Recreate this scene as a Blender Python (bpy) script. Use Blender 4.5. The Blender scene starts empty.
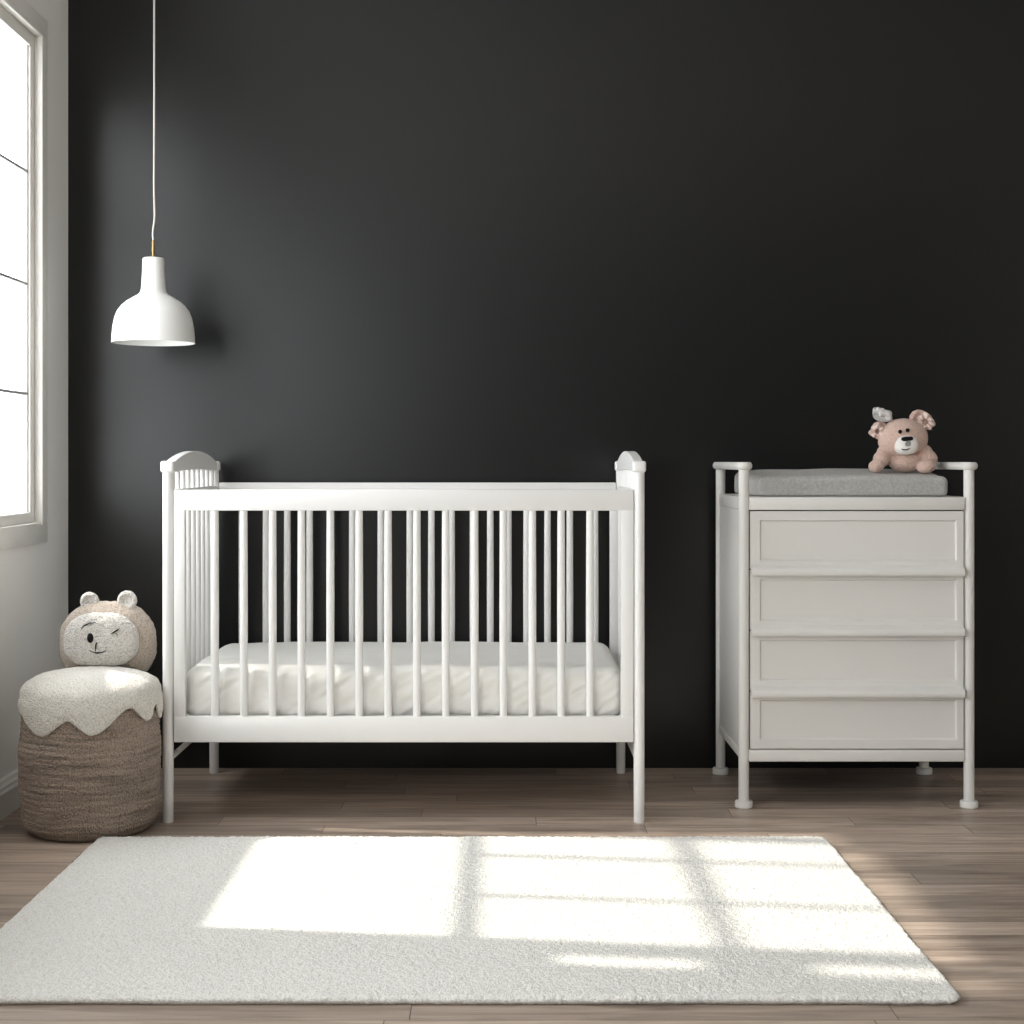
import bpy, bmesh, math, random
from mathutils import Vector, Matrix, noise
random.seed(7)
SC = bpy.context.scene
COL = SC.collection
PI = math.pi
F = 1506.0          # focal length in pixels of the 1024 frame
CX, HY, CAMZ = 505.0, 461.0, 1.05

def W(px, py, Y):
    """measurement helper: the place at depth Y that the photograph shows at (px, py)"""
    return Vector(((px-CX)/F*Y, Y, CAMZ-(py-HY)/F*Y))

# ------------------------------------------------------------------ materials
def nt(name):
    m = bpy.data.materials.new(name); m.use_nodes = True
    t = m.node_tree
    return m, t, t.nodes['Principled BSDF']

def L(t, a, b): t.links.new(a, b)

def plain(name, col, rough=.5, spec=.5, bump=0, bscale=60, var=0, metal=0, sheen=0, coords='Object'):
    m, t, p = nt(name)
    p.inputs['Base Color'].default_value = (*col, 1)
    p.inputs['Roughness'].default_value = rough
    p.inputs['Specular IOR Level'].default_value = spec
    p.inputs['Metallic'].default_value = metal
    if sheen:
        p.inputs['Sheen Weight'].default_value = sheen
        p.inputs['Sheen Roughness'].default_value = .5
    tc = t.nodes.new('ShaderNodeTexCoord')
    n = t.nodes.new('ShaderNodeTexNoise'); n.inputs['Scale'].default_value = bscale
    n.inputs['Detail'].default_value = 4
    L(t, tc.outputs[coords], n.inputs['Vector'])
    if bump:
        b = t.nodes.new('ShaderNodeBump'); b.inputs['Strength'].default_value = bump
        b.inputs['Distance'].default_value = .002
        L(t, n.outputs['Fac'], b.inputs['Height']); L(t, b.outputs['Normal'], p.inputs['Normal'])
    if var:
        n2 = t.nodes.new('ShaderNodeTexNoise'); n2.inputs['Scale'].default_value = bscale*.25
        L(t, tc.outputs[coords], n2.inputs['Vector'])
        r = t.nodes.new('ShaderNodeValToRGB')
        r.color_ramp.elements[0].color = (*[c*(1-var) for c in col], 1); r.color_ramp.elements[0].position = .3
        r.color_ramp.elements[1].color = (*[min(1, c*(1+var)) for c in col], 1); r.color_ramp.elements[1].position = .7
        L(t, n2.outputs['Fac'], r.inputs['Fac']); L(t, r.outputs['Color'], p.inputs['Base Color'])
    return m

def boucle(name, col, dark, scale=260, bump=.9, dist=.004):
    """curly fleece: cell-like tufts, the shade in their gaps painted a little darker"""
    m, t, p = nt(name)
    tc = t.nodes.new('ShaderNodeTexCoord')
    n0 = t.nodes.new('ShaderNodeTexNoise'); n0.inputs['Scale'].default_value = scale*.5
    mx = t.nodes.new('ShaderNodeVectorMath'); mx.operation = 'MULTIPLY_ADD'
    mx.inputs[1].default_value = (.004,)*3
    L(t, tc.outputs['Object'], n0.inputs['Vector']); L(t, n0.outputs['Color'], mx.inputs[0]); L(t, tc.outputs['Object'], mx.inputs[2])
    v = t.nodes.new('ShaderNodeTexVoronoi'); v.inputs['Scale'].default_value = scale
    L(t, mx.outputs[0], v.inputs['Vector'])
    r = t.nodes.new('ShaderNodeValToRGB')
    r.color_ramp.elements[0].color = (*col, 1); r.color_ramp.elements[0].position = .35
    r.color_ramp.elements[1].color = (*dark, 1); r.color_ramp.elements[1].position = .85
    L(t, v.outputs['Distance'], r.inputs['Fac']); L(t, r.outputs['Color'], p.inputs['Base Color'])
    b = t.nodes.new('ShaderNodeBump'); b.invert = True
    b.inputs['Strength'].default_value = bump; b.inputs['Distance'].default_value = dist
    L(t, v.outputs['Distance'], b.inputs['Height']); L(t, b.outputs['Normal'], p.inputs['Normal'])
    p.inputs['Roughness'].default_value = .95
    p.inputs['Specular IOR Level'].default_value = .15
    p.inputs['Sheen Weight'].default_value = .25
    return m

def wood_floor():
    m, t, p = nt('oak_strip_floor')
    tc = t.nodes.new('ShaderNodeTexCoord')
    br = t.nodes.new('ShaderNodeTexBrick')
    br.offset = 0; br.offset_frequency = 2; br.squash = 1
    br.inputs['Color1'].default_value = (.0, .0, .0, 1); br.inputs['Color2'].default_value = (1, 1, 1, 1)
    br.inputs['Mortar'].default_value = (.5, .5, .5, 1)
    br.inputs['Scale'].default_value = 1
    br.inputs['Mortar Size'].default_value = .0011
    br.inputs['Mortar Smooth'].default_value = .3
    br.inputs['Bias'].default_value = 0
    br.inputs['Brick Width'].default_value = .92
    br.inputs['Row Height'].default_value = .101
    sp = t.nodes.new('ShaderNodeSeparateXYZ'); L(t, tc.outputs['Object'], sp.inputs[0])
    dv = t.nodes.new('ShaderNodeMath'); dv.operation = 'DIVIDE'; dv.inputs[1].default_value = .101
    fl = t.nodes.new('ShaderNodeMath'); fl.operation = 'FLOOR'
    wn = t.nodes.new('ShaderNodeTexWhiteNoise'); wn.noise_dimensions = '1D'
    ma = t.nodes.new('ShaderNodeMath'); ma.operation = 'MULTIPLY_ADD'; ma.inputs[1].default_value = .92
    cb = t.nodes.new('ShaderNodeCombineXYZ')
    L(t, sp.outputs['Y'], dv.inputs[0]); L(t, dv.outputs[0], fl.inputs[0]); L(t, fl.outputs[0], wn.inputs['W'])
    L(t, wn.outputs['Value'], ma.inputs[0]); L(t, sp.outputs['X'], ma.inputs[2])
    L(t, ma.outputs[0], cb.inputs['X']); L(t, sp.outputs['Y'], cb.inputs['Y']); L(t, sp.outputs['Z'], cb.inputs['Z'])
    L(t, cb.outputs[0], br.inputs['Vector'])
    # stretched grain, shifted per plank
    mp = t.nodes.new('ShaderNodeMapping'); mp.inputs['Scale'].default_value = (1.1, 14, 1)
    ad = t.nodes.new('ShaderNodeVectorMath'); ad.operation = 'MULTIPLY_ADD'; ad.inputs[1].default_value = (7, 3, 11)
    L(t, br.outputs['Color'], ad.inputs[0]); L(t, tc.outputs['Object'], ad.inputs[2])
    L(t, ad.outputs[0], mp.inputs['Vector'])
    g = t.nodes.new('ShaderNodeTexNoise'); g.inputs['Scale'].default_value = 2.2; g.inputs['Detail'].default_value = 8
    g.inputs['Roughness'].default_value = .62; g.inputs['Distortion'].default_value = .7
    L(t, mp.outputs['Vector'], g.inputs['Vector'])
    mp2 = t.nodes.new('ShaderNodeMapping'); mp2.inputs['Scale'].default_value = (6, 160, 1)
    L(t, ad.outputs[0], mp2.inputs['Vector'])
    g2 = t.nodes.new('ShaderNodeTexNoise'); g2.inputs['Scale'].default_value = 1.4; g2.inputs['Detail'].default_value = 5
    L(t, mp2.outputs['Vector'], g2.inputs['Vector'])
    r = t.nodes.new('ShaderNodeValToRGB')
    e = r.color_ramp.elements
    e[0].position = .3; e[0].color = (.25, .190, .150, 1)
    e[1].position = .72; e[1].color = (.56, .455, .375, 1)
    k = e.new(.5); k.color = (.41, .325, .264, 1)
    L(t, g.outputs['Fac'], r.inputs['Fac'])
    pl = t.nodes.new('ShaderNodeMapRange'); pl.inputs['To Min'].default_value = .68; pl.inputs['To Max'].default_value = 1.20
    L(t, br.outputs['Color'], pl.inputs['Value'])
    fi = t.nodes.new('ShaderNodeMapRange'); fi.inputs['To Min'].default_value = .74; fi.inputs['To Max'].default_value = 1.22
    L(t, g2.outputs['Fac'], fi.inputs['Value'])
    mu = t.nodes.new('ShaderNodeMath'); mu.operation = 'MULTIPLY'
    L(t, pl.outputs[0], mu.inputs[0]); L(t, fi.outputs[0], mu.inputs[1])
    vm = t.nodes.new('ShaderNodeVectorMath'); vm.operation = 'SCALE'
    L(t, r.outputs['Color'], vm.inputs[0]); L(t, mu.outputs[0], vm.inputs['Scale'])
    mix = t.nodes.new('ShaderNodeMix'); mix.data_type = 'RGBA'
    mix.inputs['B'].default_value = (.09, .06, .045, 1)
    L(t, br.outputs['Fac'], mix.inputs['Factor']); L(t, vm.outputs[0], mix.inputs['A'])
    L(t, mix.outputs['Result'], p.inputs['Base Color'])
    p.inputs['Roughness'].default_value = .42
    p.inputs['Specular IOR Level'].default_value = .35
    b = t.nodes.new('ShaderNodeBump'); b.inputs['Strength'].default_value = .25; b.inputs['Distance'].default_value = .001
    L(t, g2.outputs['Fac'], b.inputs['Height'])
    b2 = t.nodes.new('ShaderNodeBump'); b2.invert = True; b2.inputs['Strength'].default_value = .6; b2.inputs['Distance'].default_value = .001
    L(t, br.outputs['Fac'], b2.inputs['Height']); L(t, b.outputs['Normal'], b2.inputs['Normal'])
    L(t, b2.outputs['Normal'], p.inputs['Normal'])
    return m

def weave(name, col, scale=900, bump=.5, amt=.12):
    m, t, p = nt(name)
    tc = t.nodes.new('ShaderNodeTexCoord')
    w1 = t.nodes.new('ShaderNodeTexWave'); w1.inputs['Scale'].default_value = scale; w1.bands_direction = 'X'
    w2 = t.nodes.new('ShaderNodeTexWave'); w2.inputs['Scale'].default_value = scale; w2.bands_direction = 'Z'
    n = t.nodes.new('ShaderNodeTexNoise'); n.inputs['Scale'].default_value = 160; n.inputs['Detail'].default_value = 3
    for w in (w1, w2):
        w.inputs['Distortion'].default_value = 1.5
        L(t, tc.outputs['Object'], w.inputs['Vector'])
    L(t, tc.outputs['Object'], n.inputs['Vector'])
    a = t.nodes.new('ShaderNodeMath'); a.operation = 'MULTIPLY'
    L(t, w1.outputs['Fac'], a.inputs[0]); L(t, w2.outputs['Fac'], a.inputs[1])
    c = t.nodes.new('ShaderNodeMath'); c.operation = 'ADD'
    L(t, a.outputs[0], c.inputs[0]); L(t, n.outputs['Fac'], c.inputs[1])
    r = t.nodes.new('ShaderNodeValToRGB')
    r.color_ramp.elements[0].position = .35; r.color_ramp.elements[0].color = (*[x*(1-amt) for x in col], 1)
    r.color_ramp.elements[1].position = 1.1; r.color_ramp.elements[1].color = (*[min(1, x*(1+amt)) for x in col], 1)
    L(t, c.outputs[0], r.inputs['Fac']); L(t, r.outputs['Color'], p.inputs['Base Color'])
    b = t.nodes.new('ShaderNodeBump'); b.inputs['Strength'].default_value = bump; b.inputs['Distance'].default_value = .001
    L(t, c.outputs[0], b.inputs['Height']); L(t, b.outputs['Normal'], p.inputs['Normal'])
    p.inputs['Roughness'].default_value = .9; p.inputs['Specular IOR Level'].default_value = .15
    return m

def glass():
    m = bpy.data.materials.new('window_glass'); m.use_nodes = True
    t = m.node_tree; t.nodes.clear()
    o = t.nodes.new('ShaderNodeOutputMaterial'); mx = t.nodes.new('ShaderNodeMixShader')
    tr = t.nodes.new('ShaderNodeBsdfTransparent'); gl = t.nodes.new('ShaderNodeBsdfGlossy')
    tr.inputs['Color'].default_value = (.97, .98, .98, 1); gl.inputs['Roughness'].default_value = .02
    lw = t.nodes.new('ShaderNodeLayerWeight'); lw.inputs['Blend'].default_value = .5
    pw = t.nodes.new('ShaderNodeMath'); pw.operation = 'POWER'; pw.inputs[1].default_value = 5
    fr = t.nodes.new('ShaderNodeMath'); fr.operation = 'MULTIPLY_ADD'; fr.inputs[1].default_value = .5; fr.inputs[2].default_value = .03
    L(t, lw.outputs['Facing'], pw.inputs[0]); L(t, pw.outputs[0], fr.inputs[0])
    L(t, fr.outputs[0], mx.inputs[0]); L(t, tr.outputs[0], mx.inputs[1]); L(t, gl.outputs[0], mx.inputs[2])
    L(t, mx.outputs[0], o.inputs['Surface'])
    return m

M = {}
M['black_wall'] = plain('matt_black_wall_paint', (.0045, .0048, .0051), rough=.31, spec=.50, bump=.06, bscale=120)
M['white_wall'] = plain('white_wall_paint', (.88, .865, .83), rough=.7, spec=.2, bump=.05, bscale=150)
M['grey_wall'] = plain('dark_grey_wall_paint', (.12, .12, .12), rough=.7, spec=.2)
M['ceiling'] = plain('white_ceiling_paint', (.8, .8, .78), rough=.8, spec=.1)
M['trim'] = plain('white_trim_paint', (.80, .78, .74), rough=.4, spec=.4)
M['floor'] = wood_floor()
M['crib'] = plain('white_lacquered_wood', (.83, .825, .81), rough=.38, spec=.45, bump=.03, bscale=80)
M['dresser'] = plain('soft_white_satin_lacquer', (.74, .73, .70), rough=.42, spec=.4, bump=.03, bscale=80)
M['gap'] = plain('dark_gap_shade', (.03, .03, .03), rough=.8)  # near-black block behind the drawers, gap shade put into its colour
M['lamp'] = plain('matt_white_lamp_enamel', (.84, .84, .82), rough=.45, spec=.4)
M['brass'] = plain('aged_brass', (.34, .25, .12), rough=.35, metal=1)
M['cord'] = plain('pale_fabric_cord', (.58, .55, .50), rough=.8)
M['sheet'] = plain('white_cotton_sheet', (.78, .77, .74), rough=.85, spec=.15, bump=.5, bscale=45)
M['pad'] = weave('grey_knit_pad', (.60, .59, .565), bump=.8, amt=.3)
M['rug'] = boucle('cream_wool_pile', (.82, .81, .775), (.66, .65, .61), scale=230, bump=.6, dist=.004)
M['pink'] = boucle('pink_plush', (.80, .585, .50), (.64, .44, .365), scale=280, bump=.9, dist=.004)
M['pinkpale'] = plain('pale_pink_satin', (.72, .56, .50), rough=.4, spec=.5, bump=.6, bscale=120)
M['silver'] = plain('pale_grey_satin', (.62, .60, .59), rough=.35, spec=.6, bump=.6, bscale=120)
M['muzzle'] = plain('white_short_plush', (.84, .81, .77), rough=.9, spec=.1, bump=.6, bscale=500)
M['greypatch'] = plain('grey_embroidery', (.30, .30, .30), rough=.6, bump=.6, bscale=500, var=.35)
M['black'] = plain('black_thread', (.008, .0075, .0075), rough=.6, spec=.15)
M['facewhite'] = boucle('pale_grey_boucle', (.70, .67, .63), (.47, .445, .41), scale=215, bump=.9, dist=.004)
M['hood'] = boucle('beige_boucle', (.53, .455, .385), (.38, .32, .265), scale=240, bump=.9, dist=.004)
M['cream'] = boucle('cream_fleece', (.82, .79, .735), (.60, .565, .50), scale=235, bump=1.0, dist=.003)
M['basket'] = boucle('brown_wool_rope', (.47, .37, .30), (.27, .205, .16), scale=230, bump=1.0, dist=.006)
def coil_seams(m):
    t = m.node_tree; p = t.nodes['Principled BSDF']; src = p.inputs['Base Color'].links[0].from_socket
    tc = t.nodes.new('ShaderNodeTexCoord'); mp = t.nodes.new('ShaderNodeMapping'); mp.inputs['Scale'].default_value = (5, 5, 62)
    n = t.nodes.new('ShaderNodeTexNoise'); n.inputs['Scale'].default_value = 1; n.inputs['Detail'].default_value = 3
    r = t.nodes.new('ShaderNodeMapRange'); r.inputs['From Min'].default_value = .32; r.inputs['From Max'].default_value = .55
    r.inputs['To Min'].default_value = .55; r.inputs['To Max'].default_value = 1.05
    v = t.nodes.new('ShaderNodeVectorMath'); v.operation = 'SCALE'
    L(t, tc.outputs['Object'], mp.inputs['Vector']); L(t, mp.outputs['Vector'], n.inputs['Vector']); L(t, n.outputs['Fac'], r.inputs['Value'])
    L(t, src, v.inputs[0]); L(t, r.outputs[0], v.inputs['Scale']); L(t, v.outputs[0], p.inputs['Base Color'])
coil_seams(M['basket'])
M['glass'] = glass()
M['bar'] = plain('backlit_bar_grey', (.30, .30, .30), rough=.5)  # the backlit darkness of the bars is put into this grey
M['stucco'] = plain('blocker_render', (.62, .60, .56), rough=.9)
M['slate'] = plain('blocker_tiles', (.12, .12, .13), rough=.7)

# ------------------------------------------------------------------ mesh helpers
class MB:
    def __init__(s): s.v = []; s.f = []
    def add(s, vs, fs):
        o = len(s.v); s.v += [Vector(v) for v in vs]; s.f += [tuple(i+o for i in f) for f in fs]
    def box(s, x0, x1, y0, y1, z0, z1):
        x0, x1 = sorted((x0, x1)); y0, y1 = sorted((y0, y1)); z0, z1 = sorted((z0, z1))
        s.add([(x0,y0,z0),(x1,y0,z0),(x1,y1,z0),(x0,y1,z0),(x0,y0,z1),(x1,y0,z1),(x1,y1,z1),(x0,y1,z1)],
              [(0,3,2,1),(4,5,6,7),(0,1,5,4),(1,2,6,5),(2,3,7,6),(3,0,4,7)])
        return s
    def rbox(s, x0, x1, y0, y1, z0, z1, r=.003, seg=2):
        bm = bmesh.new(); bmesh.ops.create_cube(bm, size=1)
        for v in bm.verts:
            v.co = Vector(((x0+x1)/2+v.co.x*abs(x1-x0), (y0+y1)/2+v.co.y*abs(y1-y0), (z0+z1)/2+v.co.z*abs(z1-z0)))
        r = min(r, .49*min(abs(x1-x0), abs(y1-y0), abs(z1-z0)))
        bmesh.ops.bevel(bm, geom=list(bm.edges), offset=r, segments=seg, profile=.5, affect='EDGES')
        bm.verts.index_update()
        s.add([v.co.copy() for v in bm.verts], [[v.index for v in f.verts] for f in bm.faces]); bm.free()
        return s
    def lathe(s, cx, cy, prof, n=32, closed=False):
        """prof: list of (radius, z) from one end to the other"""
        vs = []; fs = []; k = len(prof)
        for i in range(n):
            a = 2*PI*i/n
            for r, z in prof: vs.append((cx+r*math.cos(a), cy+r*math.sin(a), z))
        for i in range(n):
            j = (i+1) % n
            for q in range(k-1): fs.append((i*k+q, j*k+q, j*k+q+1, i*k+q+1))
            if closed: fs.append((i*k+k-1, j*k+k-1, j*k, i*k))
        if not closed:
            if prof[0][0] > 1e-5: fs.append(tuple(i*k for i in range(n))[::-1])
            if prof[-1][0] > 1e-5: fs.append(tuple(i*k+k-1 for i in range(n)))
        s.add(vs, fs); return s
    def rod(s, p, q, r, n=16, r2=None):
        return s.tube([p, q], [r, r2 if r2 is not None else r], n)
    def tube(s, pts, rad, n=12):
        pts = [Vector(p) for p in pts]
        if not isinstance(rad, (list, tuple)): rad = [rad]*len(pts)
        vs = []; fs = []; up = None
        for i, p in enumerate(pts):
            d = (pts[min(i+1, len(pts)-1)]-pts[max(i-1, 0)]).normalized()
            if up is None:
                up = Vector((0, 0, 1)) if abs(d.z) < .9 else Vector((0, 1, 0))
            a = d.cross(up).normalized(); b = a.cross(d).normalized(); up = b
            for k in range(n):
                t = 2*PI*k/n; vs.append(p+a*math.cos(t)*rad[i]+b*math.sin(t)*rad[i])
        for i in range(len(pts)-1):
            for k in range(n):
                j = (k+1) % n; fs.append((i*n+k, i*n+j, (i+1)*n+j, (i+1)*n+k))
        fs.append(tuple(range(n))[::-1]); fs.append(tuple((len(pts)-1)*n+k for k in range(n)))
        s.add(vs, fs); return s
    def ball(s, c, r, sub=4, rot=None, p=2.0, nz=0, nf=30):
        bm = bmesh.new(); bmesh.ops.create_icosphere(bm, subdivisions=sub, radius=1)
        r = Vector(r) if hasattr(r, '__len__') else Vector((r, r, r)); c = Vector(c)
        for v in bm.verts:
            q = v.co.normalized()
            if p != 2.0:
                k = (abs(q.x)**p+abs(q.y)**p+abs(q.z)**p)**(-1/p); q = q*k
            w = Vector((q.x*r.x, q.y*r.y, q.z*r.z))
            if nz: w += v.co.normalized()*nz*noise.noise((w+c)*nf)
            if rot is not None: w = rot @ w
            v.co = c+w
        bm.verts.index_update()
        s.add([v.co.copy() for v in bm.verts], [[v.index for v in f.verts] for f in bm.faces]); bm.free()
        return s
    def build(s, name, mat, parent=None, smooth=35, origin=None):
        me = bpy.data.meshes.new(name)
        off = Vector((0, 0, 0))
        if parent is not None: off = parent_world(parent)
        elif origin is not None: off = Vector(origin)
        me.from_pydata([v-off for v in s.v], [], s.f)
        bm = bmesh.new(); bm.from_mesh(me)
        bmesh.ops.recalc_face_normals(bm, faces=bm.faces); bm.to_mesh(me); bm.free()
        me.materials.append(mat)
        if smooth:
            me.polygons.foreach_set('use_smooth', [True]*len(me.polygons))
            me.set_sharp_from_angle(angle=math.radians(smooth))
        o = bpy.data.objects.new(name, me); COL.objects.link(o)
        if parent is not None: o.parent = parent
        elif origin is not None: o.location = off
        return o

def parent_world(o):
    v = Vector((0, 0, 0))
    while o is not None: v += o.location; o = o.parent
    return v

def tag(o, label=None, cat=None, group=None, kind=None):
    if label: o['label'] = label
    if cat: o['category'] = cat
    if group: o['group'] = group
    if kind: o['kind'] = kind
    return o

def thing(name, loc, label, cat, group=None):
    o = bpy.data.objects.new(name, None); COL.objects.link(o); o.location = loc
    o.empty_display_size = .1
    return tag(o, label, cat, group)

def prism(mb, outline, axis, a0, a1):
    """outline: list of 2-D points; axis 'x' -> (y,z) points, axis 'y' -> (x,z) points"""
    n = len(outline); vs = []
    for a in (a0, a1):
        for u, w in outline: vs.append((a, u, w) if axis == 'x' else (u, a, w))
    fs = [tuple(range(n)), tuple(range(n, 2*n))[::-1]]
    for i in range(n):
        j = (i+1) % n; fs.append((i, j, j+n, i+n))
    mb.add(vs, fs); return mb

# ------------------------------------------------------------------ the room
XL, XR, YB, YF, ZC = -1.494, 4.3, 5.15, -1.9, 2.9
WT = .06
tag(MB().box(XL-WT, XR+.1, YF-.1, YB+.1, -.06, 0).build('floor', M['floor'], smooth=0), kind='structure')
tag(MB().box(XL-WT, XR+.1, YF-.1, YB+.1, ZC, ZC+.08).build('ceiling', M['ceiling'], smooth=0), kind='structure')
tag(MB().box(XL-WT, XR+.1, YB, YB+.1, 0, ZC).build('wall_back', M['black_wall'], smooth=0), kind='structure')
tag(MB().box(XR, XR+.1, YF, YB, 0, ZC).build('wall_right', M['white_wall'], smooth=0), kind='structure')
tag(MB().box(XL-WT, XR+.1, YF-.1, YF, 0, ZC).build('wall_front', M['grey_wall'], smooth=0), kind='structure')

# openings of the window wall: (y0, y1, z0, z1)
OP1 = (4.382, 4.797, .854, 2.407)
OP2 = (3.25, 4.372, .785, 2.47)
OP3 = (-1.5, 2.5, .745, 2.407)
wl = MB()
ys = YF
for o in (OP3, OP2, OP1):
    wl.box(XL-WT, XL, ys, o[0], 0, ZC)
    wl.box(XL-WT, XL, o[0], o[1], 0, o[2]); wl.box(XL-WT, XL, o[0], o[1], o[3], ZC)
    ys = o[1]
wl.box(XL-WT, XL, ys, YB, 0, ZC)
tag(wl.build('wall_left', M['white_wall'], smooth=0), kind='structure')

def window(name, op, hbars, vbars, barw, near_casing=.073, far_casing=.073, stile=None, near_sash=None, sash=.042, slit_fillers=(), stile2=None, slit_fillers2=()):
    y0, y1, z0, z1 = op
    w = thing(name, (XL, (y0+y1)/2, z0), None, None); w['kind'] = 'structure'
    cs = MB(); t = .016
    cs.rbox(XL, XL+t, y0-near_casing, y1+far_casing, z1, z1+.065, .003)
    cs.rbox(XL, XL+t, y0-near_casing, y1+far_casing, z0-.065, z0, .003)
    if near_casing > .03: cs.rbox(XL, XL+t-.0005, y0-near_casing, y0, z0-.002, z1+.002, .003)
    cs.rbox(XL, XL+t-.0005, y1, y1+far_casing, z0-.002, z1+.002, .003)
    # stepped moulding inside the casing
    cs.rbox(XL-.004, XL+t+.006, y1-.004, y1+.010, z0-.008, z1+.010, .002)
    cs.rbox(XL-.004, XL+t+.006, y0-.010, y0+.004, z0-.008, z1+.010, .002)
    cs.rbox(XL-.004, XL+t+.006, y0-.010, y1+.010, z1-.004, z1+.010, .002)
    cs.build('window_casing', M['trim'], w)
    fr = MB(); xa, xb = XL-.034, XL-.004
    s2 = sash
    for a, b in ((y0, y0+(near_sash or s2)), (y1-s2, y1)):
        fr.rbox(xa, xb, a, b, z0, z1, .004)
    fr.rbox(xa, xb+.0006, y0, y1, z0, z0+.034, .004); fr.rbox(xa, xb+.0006, y0, y1, z1-.045, z1, .004)
    for a, b in ((y0+(near_sash or s2)-.001, y0+(near_sash or s2)+.006), (y1-s2-.008, y1-s2+.001)):
        fr.rbox(xa+.004, xb-.008, a, b, z0+.02, z1-.03, .002)
    if stile: fr.rbox(xa, xb, stile[0], stile[1], z0, z1, .003)
    for a, b in slit_fillers: fr.rbox(xa+.004, xb-.004, y0+s2-.002, stile[0]+.002, a, b, .002)  # solid fillers added to cut the sun through the slit into strips
    if stile2:
        fr.rbox(xa, xb, stile2[0], stile2[1], z0, z1, .003)
        for a, b in slit_fillers2: fr.rbox(xa+.004, xb-.004, stile2[1]-.002, y1-s2+.002, a, b, .002)
    fr.build('window_sash', M['trim'], w)
    br = MB()
    for z in hbars: br.rbox(XL-.030, XL-.012, y0+.02, y1-.02, z-barw/2, z+barw/2, .002)
    for y, za, zb in vbars: br.rbox(XL-.028, XL-.014, y-.015, y+.015, za, zb, .002)
    br.build('glazing_bar', M['bar'], w)
    MB().box(XL-.023, XL-.019, y0+.02, y1-.02, z0+.01, z1-.02).build('pane', M['glass'], w, smooth=0)
    return w
window('window_1', OP1, (1.262, 1.609, 1.964), (), .009, near_casing=.004, near_sash=.014)
window('window_2', OP2, (1.40, 1.95), ((4.118, 1.40, 2.38), (3.752, 1.40, 2.38)), .05, near_casing=.073, far_casing=.004, stile=(3.338, 3.435), slit_fillers=((.79, 1.58), (1.88, 2.09)), sash=.03)
window('fill_window', OP3, (1.36, 1.9), ((.1, .76, 2.38), (1.2, .76, 2.38)), .045)  # unseen window, added for soft fill light from the left front

bb = MB()
prof = [(0, 0), (.022, 0), (.022, .072), (.017, .080), (.017, .088), (.011, .094), (.008, .104), (0, .108)]
n = len(prof); vs = []
for y in (YF, YB):
    for d, z in prof: vs.append((XL+d, y, z))
fs = [tuple(range(n)), tuple(range(n, 2*n))[::-1]]+[(i, (i+1) % n, (i+1) % n+n, i+n) for i in range(n)]
bb.add(vs, fs)
tag(bb.build('baseboard_left', M['trim'], smooth=0), kind='structure')

# ------------------------------------------------------------------ crib
YFc, YBc = 4.38, 5.072
XA, XB = -.9796, .3897
crib = thing('crib', (( XA+XB)/2, (YFc+YBc)/2, 0), 'white wooden baby crib with round slats and arched end panels against the black wall', 'crib')
cm = M['crib']
for x in (XA, XB):
    for y in (YFc, YBc):
        r = .0158
        MB().lathe(x, y, [(0, 0), (.0146, 0), (.0152, .003), (r, .12), (r, .99), (r, 1.02), (0, 1.02)], 28).build('leg', cm, crib)
        MB().rbox(x-.0195, x+.0195, y-.0195, y+.0195, 1.017, 1.050, .007, 3).build('post_cap', cm, crib)

def zf(py, Y=YFc): return CAMZ-(py-HY)/F*Y
railtop, railbot = zf(489.7), zf(510.5)
lowtop, lowbot = zf(716), zf(741.6)
sl_l = (W(174.6, 0, YFc).x, W(185.7, 0, YFc).x)
sl_r = (W(620.6, 0, YFc).x, W(633.2, 0, YFc).x)
slx = [W(214.9+28.85*i, 0, YFc).x for i in range(14)]
slb = [W(p, 0, YBc).x for p in (242, 266, 287.3, 309.6, 331, 352.3, 380.8, 409.8, 431.4, 451.6, 473, 490.3, 508.3, 526.6, 547.5, 569.8, 595)]
for side, y in (('front', YFc), ('back', YBc)):
    th = .013
    g = MB().rbox(sl_l[0], sl_r[1], y-th, y+th, railbot, railtop+(.011 if side == 'back' else 0), .003)
    g.build('top_rail', cm, crib)
    MB().rbox(sl_l[0], sl_r[1], y-th, y+th, lowbot, lowtop, .003).build('bottom_rail', cm, crib)
    for a, b in ((sl_l, sl_r) if side == 'front' else ((W(609.5, 0, YBc).x, W(618, 0, YBc).x),)):
        MB().rbox(a+.0004, b-.0004, y-th+.0006, y+th-.0006, lowtop-.002, railbot+.002, .002).build('stile', cm, crib)
    for x in (slx if side == 'front' else slb):
        MB().lathe(x, y, [(.0108, lowtop-.004), (.0118, (lowtop+railbot)/2), (.0108, railbot+.004)], 20).build('slat', cm, crib)

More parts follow.
